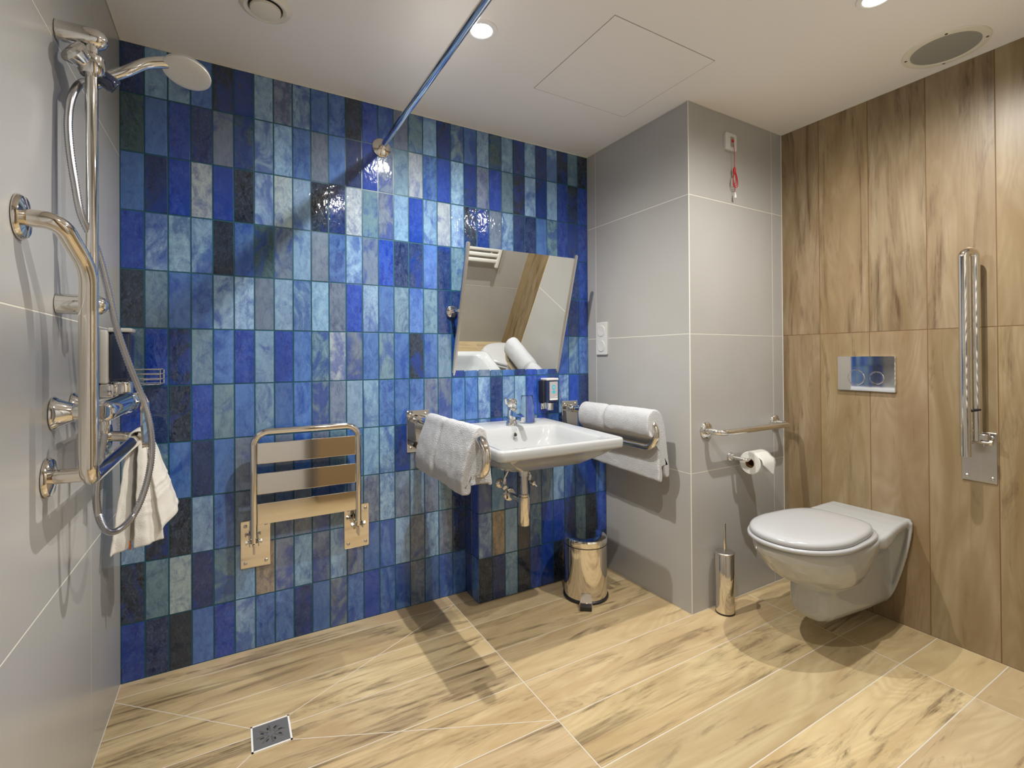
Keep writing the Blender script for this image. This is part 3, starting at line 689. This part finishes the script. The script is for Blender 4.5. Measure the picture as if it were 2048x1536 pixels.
# ------------------------------------------------------------------ tilting mirror
MA, MZ, MP, MH = .291, 1.316, .080, .310; MX0, MX1 = 1.230, 1.822
nrm = V((0, -math.cos(MA), -math.sin(MA))); upv = V((0, -math.sin(MA), math.cos(MA))); mc = V(((MX0+MX1)/2, -MP, MZ))
t = thing('tilting_mirror', 'square mirror tilted forward above the basin', 'mirror', mc)
def obox(bm, c, U, W, N3, su, sw, sn, bev=.001):
    g = bmesh.ops.create_cube(bm, size=1); m3 = Matrix((U*su, W*sw, N3*sn)).transposed().to_4x4(); m3.translation = c
    bmesh.ops.transform(bm, matrix=m3, verts=g['verts'])
    if bev: bmesh.ops.bevel(bm, geom=list({e for v in g['verts'] for e in v.link_edges}), offset=bev, segments=2, affect='EDGES')
UX = V((1,0,0))
b = nb(); obox(b, mc-upv*.001, UX, upv, nrm, MX1-MX0-.012, .585, .004, .0004); obj('mirror_glass', b, 'mirror', t, smooth=False)
b = nb(); obox(b, mc-nrm*.005, UX, upv, nrm, MX1-MX0-.02, .57, .005, .0005); obj('backing', b, 'greyplastic', t, smooth=False)
for x in (MX0, MX1):
    b = nb(); obox(b, V((x, mc.y, mc.z))-nrm*.001, UX, upv, nrm, .016, MH*2, .020, .004); obj('side_rail', b, 'alu', t)
for x, s in ((MX0-.012, 1), (MX1+.012, -1)):
    z_ = 1.318
    b = nb(); lathe(b, [(.030, .0015), (.030, .004), (.027, .012), (.018, .017), (.009, .019)], (x, 0, z_), (0,-1,0), 36); obj('wall_rosette', b, 'chrome', t)
    b = nb(); tube(b, fillet([(x, -.016, z_), (x, -.074, z_), (x+s*.012, -.080, z_-.002)], .01, 5), .0085, 16); obj('pivot_arm', b, 'chrome', t)

# soap dispenser on blue wall
t = thing('basin_soap_dispenser', 'blue soap dispenser with grey label on the wall over the basin', 'soap dispenser', (1.745, -.002, .83))
b = nb(); box(b, (1.700, -.0015, .872), (1.722, -.045, .985), .004, 3); obj('wall_bracket', b, 'black', t)
b = nb(); box(b, (1.712, -.004, .868), (1.784, -.062, .985), .012, 4); obj('bottle', b, 'darkgloss', t)
b = nb(); box(b, (1.711, -.003, .984), (1.785, -.063, .996), .004, 3); obj('lid', b, 'whiteplastic', t)
b = nb(); box(b, (1.728, -.0618, .884), (1.778, -.0632, .978), .0003, 1); lb_ = obj('label', b, 'label', t, smooth=False)
b = nb(); box(b, (1.729, -.0631, .885), (1.777, -.0637, .892), 0); box(b, (1.758, -.0631, .898), (1.761, -.0637, .902), 0); box(b, (1.768, -.0631, .898), (1.772, -.0637, .903), 0); obj('print', b, 'labelwhite', lb_, smooth=False)
b = nb(); c_ = V((1.753, -.0631, .950))
for k in range(24):
    a0, a1 = 2*PI*k/24, 2*PI*(k+1)/24
    loft(b, [[c_+V((r*math.cos(a), dy, r*1.15*math.sin(a))) for r, dy in ((.006, 0), (.011, 0), (.011, -.0006), (.006, -.0006))] for a in (a0, a1)], True, True)
loft(b, [[V((1.753+.009*math.cos(2*PI*k/20), -.0631-d, .926+.008*math.sin(2*PI*k/20))) for k in range(20)] for d in (0, .0006)]); obj('print', b, 'cyan', lb_, smooth=False)
b = nb(); box(b, (1.705, -.0015, .835), (1.752, -.02, .870), .004, 3); lathe(b, [(.016, 0), (.021, .004), (.022, .034), (.024, .040)], (1.745, -.036, .829), n=30); obj('holder', b, 'chrome', t)

# ------------------------------------------------------------------ pedal bin
bc = V((1.752, -.312, 0)); fd = V((-.62, -.785, 0)).normalized(); sd = V((-fd.y, fd.x, 0))
t = thing('pedal_bin', 'small polished steel pedal bin on the floor by the ledge', 'bin', bc)
b = nb(); lathe(b, [(.100, .012), (.098, .014), (.098, .243)], bc, n=64); obj('body', b, 'steel', t)
b = nb(); lathe(b, [(.096, .243), (.096, .2475)], bc, n=56); obj('gap_ring', b, 'black', t)
b = nb(); lathe(b, [(.099, .2475), (.0995, .250), (.0995, .270), (.096, .276), (.092, .2775), (.05, .2782), (.0, .2785)], bc, n=64); obj('lid', b, 'steel', t, angle=25)
b = nb(); lathe(b, [(.100, .0), (.104, .003), (.104, .010), (.100, .014)], bc, n=56); obj('base_ring', b, 'black', t)
b = nb()
def P_(f_, s_, z_): return bc+fd*f_+sd*s_+V((0,0,z_))
loft(b, [[P_(.100, -.020, .050), P_(.100, .020, .050), P_(.098, .020, .046), P_(.098, -.020, .046)], [P_(.128, -.026, .024), P_(.128, .026, .024), P_(.124, .026, .018), P_(.124, -.026, .018)], [P_(.132, -.028, .023), P_(.132, .028, .023), P_(.132, .028, .016), P_(.132, -.028, .016)]]); pd = obj('pedal', b, 'steel', t, angle=20)
b = nb(); loft(b, [[P_(.131, -.025, .020), P_(.131, .025, .020), P_(.131, .025, .003), P_(.131, -.025, .003)], [P_(.160, -.025, .020), P_(.160, .025, .020), P_(.156, .025, .003), P_(.156, -.025, .003)]]); obj('pedal_pad', b, 'black', pd, smooth=False)

# ------------------------------------------------------------------ socket on the pillar side
t = thing('double_socket', 'white double wall socket cover on the grey pillar side', 'socket', (W1, -.121, 1.2))
b = nb(); plate(b, (W1-.0005, -.121, 1.200), (0,-1,0), (0,0,1), (-1,0,0), .086, .172, .011, .006); obj('cover', b, 'whiteplastic', t, angle=20)
for z in (1.240, 1.160):
    b = nb(); lathe(b, [(.030, 0), (.030, .0025), (.027, .004), (.024, .0035), (.0, .003)], (W1-.011, -.121, z), (-1,0,0), 36); obj('hinged_lid', b, 'whiteplastic', t, angle=25)

# emergency cord
t = thing('emergency_pull_cord', 'white emergency switch with looped red pull cord on the pillar', 'alarm cord', (2.30, -D1, 2.0))
b = nb(); plate(b, (2.302, -D1-.0005, 2.078), (1,0,0), (0,0,1), (0,-1,0), .078, .078, .013, .008); sw = obj('switch_plate', b, 'whiteplastic', t, angle=20)
b = nb(); plate(b, (2.308, -D1-.0135, 2.078), (1,0,0), (0,0,1), (0,-1,0), .024, .046, .002, .003); obj('inset', b, 'grille', sw, angle=20)
b = nb(); lathe(b, [(.008, 0), (.008, .003), (.005, .0045)], (2.308, -D1-.0155, 2.082), (0,-1,0), 20); obj('button', b, 'redled', sw)
cy = -D1-.020
b = nb(); tube(b, smooth_path([(2.311, cy, 2.066), (2.313, cy, 2.02), (2.313, cy, 1.955)], 4), .0013, 8)
for k, (ww, hh) in enumerate(((.024, .072), (.019, .064), (.014, .054))):
    pts = []
    for i in range(25):
        s = i/24*2*PI; pts.append((2.316+ww*math.sin(s)*(.35+.65*(.5-.5*math.cos(s))), cy+.0022*(k-1), 1.940-hh*(.5-.5*math.cos(s))))
    tube(b, pts, .0016, 8)
lathe(b, [(.003, 0), (.0065, .006), (.0065, .024), (.003, .032)], (2.313, cy, 1.930), (0,0,1), 12); tube(b, [(2.316, cy, 1.880), (2.317, cy, 1.842)], .0011, 8); obj('cord', b, 'red', t)
b = nb(); lathe(b, [(.006, 0), (.0055, .010), (.002, .026)], (2.317, cy, 1.822), (0,0,1), 14); obj('cord_weight', b, 'whiteplastic', t)

# small grab bar on the pillar
t = thing('towel_bar', 'short bowed chrome bar on the grey pillar above the toilet roll', 'towel bar', (2.38, -D1, .775))
b = nb(); tube(b, fillet([(2.128, -D1-.003, .778), (2.128, -D1-.078, .776), (2.632, -D1-.078, .776), (2.632, -D1-.003, .778)], .058, 12), .0130, 24); obj('tube', b, 'chrome', t)
for x in (2.128, 2.632):
    b = nb(); lathe(b, [(.0375, .0015), (.0375, .004), (.033, .010), (.018, .014), (.0140, .015)], (x, -D1, .778), (0,-1,0), 40); obj('flange', b, 'chrome', t)

# toilet roll and holder
rc = V((2.318, -.762, .628))
t = thing('toilet_roll_holder', 'chrome toilet roll holder arm on the grey pillar', 'holder', (2.30, -D1, .64))
b = nb(); lathe(b, [(.022, .0015), (.022, .004), (.018, .012), (.010, .015)], (2.292, -D1, .645), (0,-1,0), 30); obj('wall_rosette', b, 'chrome', t)
b = nb(); tube(b, fillet([(2.292, -D1-.006, .645), (2.292, -.762, .643), (2.425, -.762, .643)], .012, 8), .0085, 20); obj('arm', b, 'chrome', t)
t = thing('toilet_roll', 'white toilet paper roll with folded end on its holder', 'toilet paper', rc)
b = nb()
def ring_loft(bm, c, ax, ro, ri, L_, n=44):
    lathe(bm, [(ri, 0), (ro-.002, 0), (ro, .002), (ro, L_-.002), (ro-.002, L_), (ri, L_), (ri, 0)], c, ax, n, cap=False)
ring_loft(b, rc, (1,0,0), .050, .0215, .098); bmesh.ops.remove_doubles(b, verts=b.verts, dist=.00005); obj('paper', b, 'paper', t, angle=35)
b = nb(); ring_loft(b, rc+V((-.0005,0,0)), (1,0,0), .0212, .0200, .099); bmesh.ops.remove_doubles(b, verts=b.verts, dist=.00005); obj('core', b, 'board', t)
b = nb(); pts = [(-D1-.03-.02, 0)]
prof = []
for k in range(9):
    a = math.radians(115-8*k); prof.append((rc.y-.0515*math.cos(a)*-1*0-.0515*math.cos(a), rc.z+.0515*math.sin(a)))
prof = [(rc.y+.0515*math.cos(a), rc.z+.0515*math.sin(a)) for a in [math.radians(80+9*k) for k in range(8)]]
prof += [(rc.y-.056, rc.z+.022), (rc.y-.062, rc.z+.002)]
xl, xr = rc.x+.002, rc.x+.096
rows = [[V((xl+(xr-xl)*s/6, y, z)) for s in range(7)] for y, z in prof]
y_, z_ = prof[-1]
for kk in (.25, .5, .75, .98):
    hw = (xr-xl)*(1-kk)/2; cx = (xl+xr)/2+.020*kk
    rows.append([V((cx-hw+2*hw*s/6, y_-.006*kk, z_-.052*kk)) for s in range(7)])
vs = [[b.verts.new(p) for p in r] for r in rows]
for a, c_ in zip(vs, vs[1:]):
    for i in range(6): b.faces.new((a[i], a[i+1], c_[i+1], c_[i]))
fo = obj('loose_end', b, 'paper', t, angle=60); s_ = fo.modifiers.new('thickness', 'SOLIDIFY'); s_.thickness = .0012

# toilet brush
bc2 = V((2.168, -.742, 0))
t = thing('toilet_brush', 'slim polished steel toilet brush holder beside the pillar', 'toilet brush', bc2)
b = nb(); lathe(b, [(.0385, .006), (.0385, .254), (.0375, .256)], bc2, n=48); obj('canister', b, 'steel', t)
b = nb(); lathe(b, [(.038, 0), (.0395, .002), (.0395, .007)], bc2, n=40); obj('base_ring', b, 'black', t)
b = nb(); lathe(b, [(.0405, .256), (.0405, .2595), (.038, .2615), (.0, .2625)], bc2, n=48); obj('lid', b, 'brushed', t, angle=20)
b = nb(); lathe(b, [(.0062, .262), (.0062, .380), (.0045, .3835)], bc2, n=20); obj('handle', b, 'steel', t)

# ------------------------------------------------------------------ toilet
YC = -1.057
def egg(xf, xb, w_, z, xm=None, pf=2.1, pb=2.8, n=64, wy=YC, tp=0.0):
    if xm is None: xm = xf+(xb-xf)*.52
    out = []
    for k in range(n):
        a = 2*PI*k/n; c, s = math.cos(a), math.sin(a); sg = lambda v, p: math.copysign(abs(v)**(2/p), v)
        if c < 0: out.append(V((xm+(xm-xf)*sg(c, pf), wy+w_*sg(s, pf), z)))
        else: out.append(V((xm+(xb-xm)*sg(c, pb), wy+w_*sg(s, pb)*(1-tp*sg(c, pb)**1.6), z)))
    return out
t = thing('toilet', 'white wall-hung toilet with closed lid on the wood wall', 'toilet', (2.4, YC, .06))
b = nb()
# bowl
loft(b, [egg(2.25, 2.38, .075, .224), egg(2.20, 2.41, .105, .236), egg(2.13, 2.44, .134, .264), egg(2.075, 2.46, .153, .300), egg(2.035, 2.485, .166, .340), egg(2.010, 2.51, .173, .375), egg(2.000, 2.53, .175, .400), egg(2.000, 2.53, .175, .412), egg(2.006, 2.53, .170, .417)])
# outlet skirt, slightly rising to the wall
def sk(x, w_, z0, z1):
    r = min(w_*.8, .05); return [V((x, YC+p.x, p.y)) for p in rrect(-w_, w_, z0, z1, r, 0, 6)]
loft(b, [sk(2.205, .030, .15, .24), sk(2.213, .055, .126, .25), sk(2.232, .069, .103, .26), sk(2.27, .075, .093, .27), sk(2.40, .078, .083, .30), sk(2.55, .080, .071, .33), sk(2.705, .082, .066, .34)])
# body behind the bowl, flaring to the wall plate
def bk(x, k, ztop, zb=.10):
    hw = [(.058, 0), (.085, .05), (.110, .13), (.132, .22), (.148, .31), (.153, .37)]
    pts = []
    for (w_, dz) in hw: pts.append(V((x, YC-w_*k, zb+dz*(ztop-zb)/.37)))
    for (w_, dz) in hw[::-1]: pts.append(V((x, YC+w_*k, zb+dz*(ztop-zb)/.37)))
    return pts
loft(b, [bk(2.44, .84, .412, .17), bk(2.50, .70, .415, .13), bk(2.56, .45, .420, .105), bk(2.676, .45, .425, .085), bk(2.690, .95, .432, .074), bk(2.7065, 1.0, .437, .070)])
tube(b, smooth_path(bk(2.688, 1.0, .432, .078)[0:6], 4), .0085, 12); tube(b, smooth_path(bk(2.688, 1.0, .432, .078)[6:12], 4), .0085, 12)
loft(b, [[V((x, YC+s_*.075, z)) for x, z in ((2.52, .13), (2.54, .13), (2.54, .40), (2.52, .40))] for s_ in (-1, 1)])
# rear deck
def dk(x, w_, z0, z1): return [V((x, YC+p.x, p.y)) for p in rrect(-w_, w_, z0, z1, min((z1-z0)*.45, .012), 0, 4)]
loft(b, [dk(2.40, .160, .385, .418), dk(2.455, .168, .372, .424), dk(2.50, .166, .378, .430), dk(2.56, .160, .398, .436), dk(2.63, .154, .408, .440), dk(2.7065, .152, .410, .441)])
o = obj('bowl', b, 'ceramic', t)
rm = o.modifiers.new('fuse', 'REMESH'); rm.mode = 'VOXEL'; rm.voxel_size = .0045; rm.use_smooth_shade = True
sm = o.modifiers.new('smooth', 'SMOOTH'); sm.factor = .5; sm.iterations = 7
b = nb(); loft(b, [egg(1.998, 2.48, .174, .4185, 2.22, 2.1, 4.4, tp=.12), egg(1.990, 2.484, .179, .4205, 2.22, 2.1, 4.4, tp=.12), egg(1.988, 2.484, .180, .429, 2.22, 2.1, 4.4, tp=.12), egg(1.992, 2.482, .177, .4345, 2.22, 2.1, 4.4, tp=.12), egg(2.004, 2.476, .168, .4352, 2.22, 2.1, 4.4, tp=.12)]); obj('seat', b, 'plastic', t, angle=70)
def lidl(ins, z): return egg(1.997+ins, 2.476-ins, .169-ins, z, 2.22, 2.15, 4.8, tp=.20)
b = nb(); loft(b, [lidl(.006, .4352), lidl(.0, .4375), lidl(-.001, .447), lidl(.002, .4545), lidl(.010, .4590), lidl(.030, .4620), lidl(.075, .4635), lidl(.13, .4640)]); obj('lid', b, 'plastic', t, angle=70)
for dy in (-.075, .075):
    b = nb(); lathe(b, [(.011, 0), (.011, .010), (.008, .012)], (2.492, YC+dy, .4285), n=18); obj('hinge', b, 'chrome', t)
for dy in (-.09, .09):
    pass

# flush plate
t = thing('flush_plate', 'chrome dual flush plate on the wood wall above the toilet', 'flush plate', (W2, -1.051, 1.023))
b = nb(); plate(b, (W2-.0005, -1.051, 1.023), (0,-1,0), (0,0,1), (-1,0,0), .220, .150, .012, .004); obj('plate', b, 'chrome', t, angle=20)
for y, r in ((-1.016, .034), (-1.094, .028)):
    b = nb(); lathe(b, [(r, 0), (r, .0015), (r-.0015, .0028), (r-.004, .0028), (r-.005, .001), (0, .001)], (W2-.0126, y, 1.006), (-1,0,0), 44); obj('button', b, 'chrome', t, angle=25)

# fold-up grab rail on the wood wall
gy_ = -1.408
t = thing('folding_grab_rail', 'chrome fold-up grab rail standing upright on the wood wall', 'grab bar', (W2, gy_, .7))
b = nb(); plate(b, (W2-.0005, gy_-.006, .728), (0,-1,0), (0,0,1), (-1,0,0), .098, .184, .005, .004); po = obj('wall_plate', b, 'brushed', t, angle=20)
for dy in (-.036, .034):
    for dz in (-.074, .074): screw(po, (W2-.0055, gy_-.006+dy, .728+dz), (-1,0,0), .0065)
gx0, gx1 = 2.622, 2.660
b = nb(); tube(b, fillet([(gx0, gy_+.006, .736), (gx0, gy_+.006, 1.475), (gx1, gy_-.012, 1.475), (gx1, gy_-.012, .792)], .0205, 10), .0158, 28); obj('tube', b, 'steel', t)
b = nb(); tube(b, [(gx0+.004, gy_+.006-.012, .900), (gx1-.004, gy_-.012-.012, .905)], .005, 10); obj('stop_buffer', b, 'black', t)
b = nb(); box(b, (W2-.052, gy_-.035, .775), (W2-.006, gy_-.031, .806), .001, 1); box(b, (W2-.052, gy_+.005, .775), (W2-.006, gy_+.009, .806), .001, 1)
tube(b, [(gx1, gy_-.052, .788), (gx1, gy_+.024, .788)], .006, 12); lathe(b, [(.010, 0), (.010, .008)], (gx1, gy_-.056, .788), (0,1,0), 6); lathe(b, [(.010, 0), (.010, .008)], (gx1, gy_+.018, .788), (0,1,0), 6); box(b, (W2-.056, gy_-.045, .796), (W2-.030, gy_-.018, .818), .002, 1); obj('hinge', b, 'brushed', t)

# floor drain
t = thing('floor_drain', 'square steel floor drain in the shower floor', 'drain', (.428, -.502, 0))
b = nb(); zc = .0006
for a, c_ in (((.376, -.557), (.481, -.552)), ((.376, -.451), (.481, -.446)), ((.376, -.557), (.381, -.446)), ((.476, -.557), (.481, -.446))): box(b, (a[0], a[1], .0), (c_[0], c_[1], .0022))
obj('frame', b, 'lampring', t, smooth=False)
b = nb(); box(b, (.381, -.552, .0002), (.476, -.451, .0012)); obj('cover', b, 'drain', t, smooth=False)
b = nb(); b2 = nb()
for k in range(8):
    a = 2*PI*k/8+.1; d = V((math.cos(a), math.sin(a), 0)); s = V((-d.y, d.x, 0)); c_ = V((.4285, -.5015, .0012))
    def q_(r0, r1, w_, z): return [[c_+d*r0+s*w_, c_+d*r0-s*w_, c_+d*r0-s*w_+V((0,0,z)), c_+d*r0+s*w_+V((0,0,z))], [c_+d*r1+s*w_, c_+d*r1-s*w_, c_+d*r1-s*w_+V((0,0,z)), c_+d*r1+s*w_+V((0,0,z))]]
    loft(b, q_(.010, .038, .0022, .0012)); c_ = c_+s*.006
    loft(b2, q_(.020, .030, .0022, .0004))
obj('ribs', b, 'brushed', t, smooth=False); obj('slots', b2, 'black', t, smooth=False)

# towel radiator on the rear wall (seen in the mirror)
t = thing('towel_radiator', 'white slatted towel radiator on the rear wall, seen in the mirror', 'radiator', (2.13, YB, .83))
for x in (1.89, 2.375):
    b = nb(); box(b, (x-.016, YB+.055, .82), (x+.016, YB+.087, 1.92), .006, 3); obj('post', b, 'enamel', t)
z = .865; k = 0
while z < 1.9:
    b = nb(); box(b, (1.905, YB+.066, z), (2.36, YB+.086, z+.030), .005, 2); obj('slat', b, 'enamel', t)
    k += 1; z += .052 if k % 5 else .105
for x in (1.97, 2.30):
    for z in (.95, 1.75):
        b = nb(); tube(b, [(x, YB+.001, z), (x, YB+.066, z)], .008, 12); obj('wall_bracket', b, 'enamel', t)
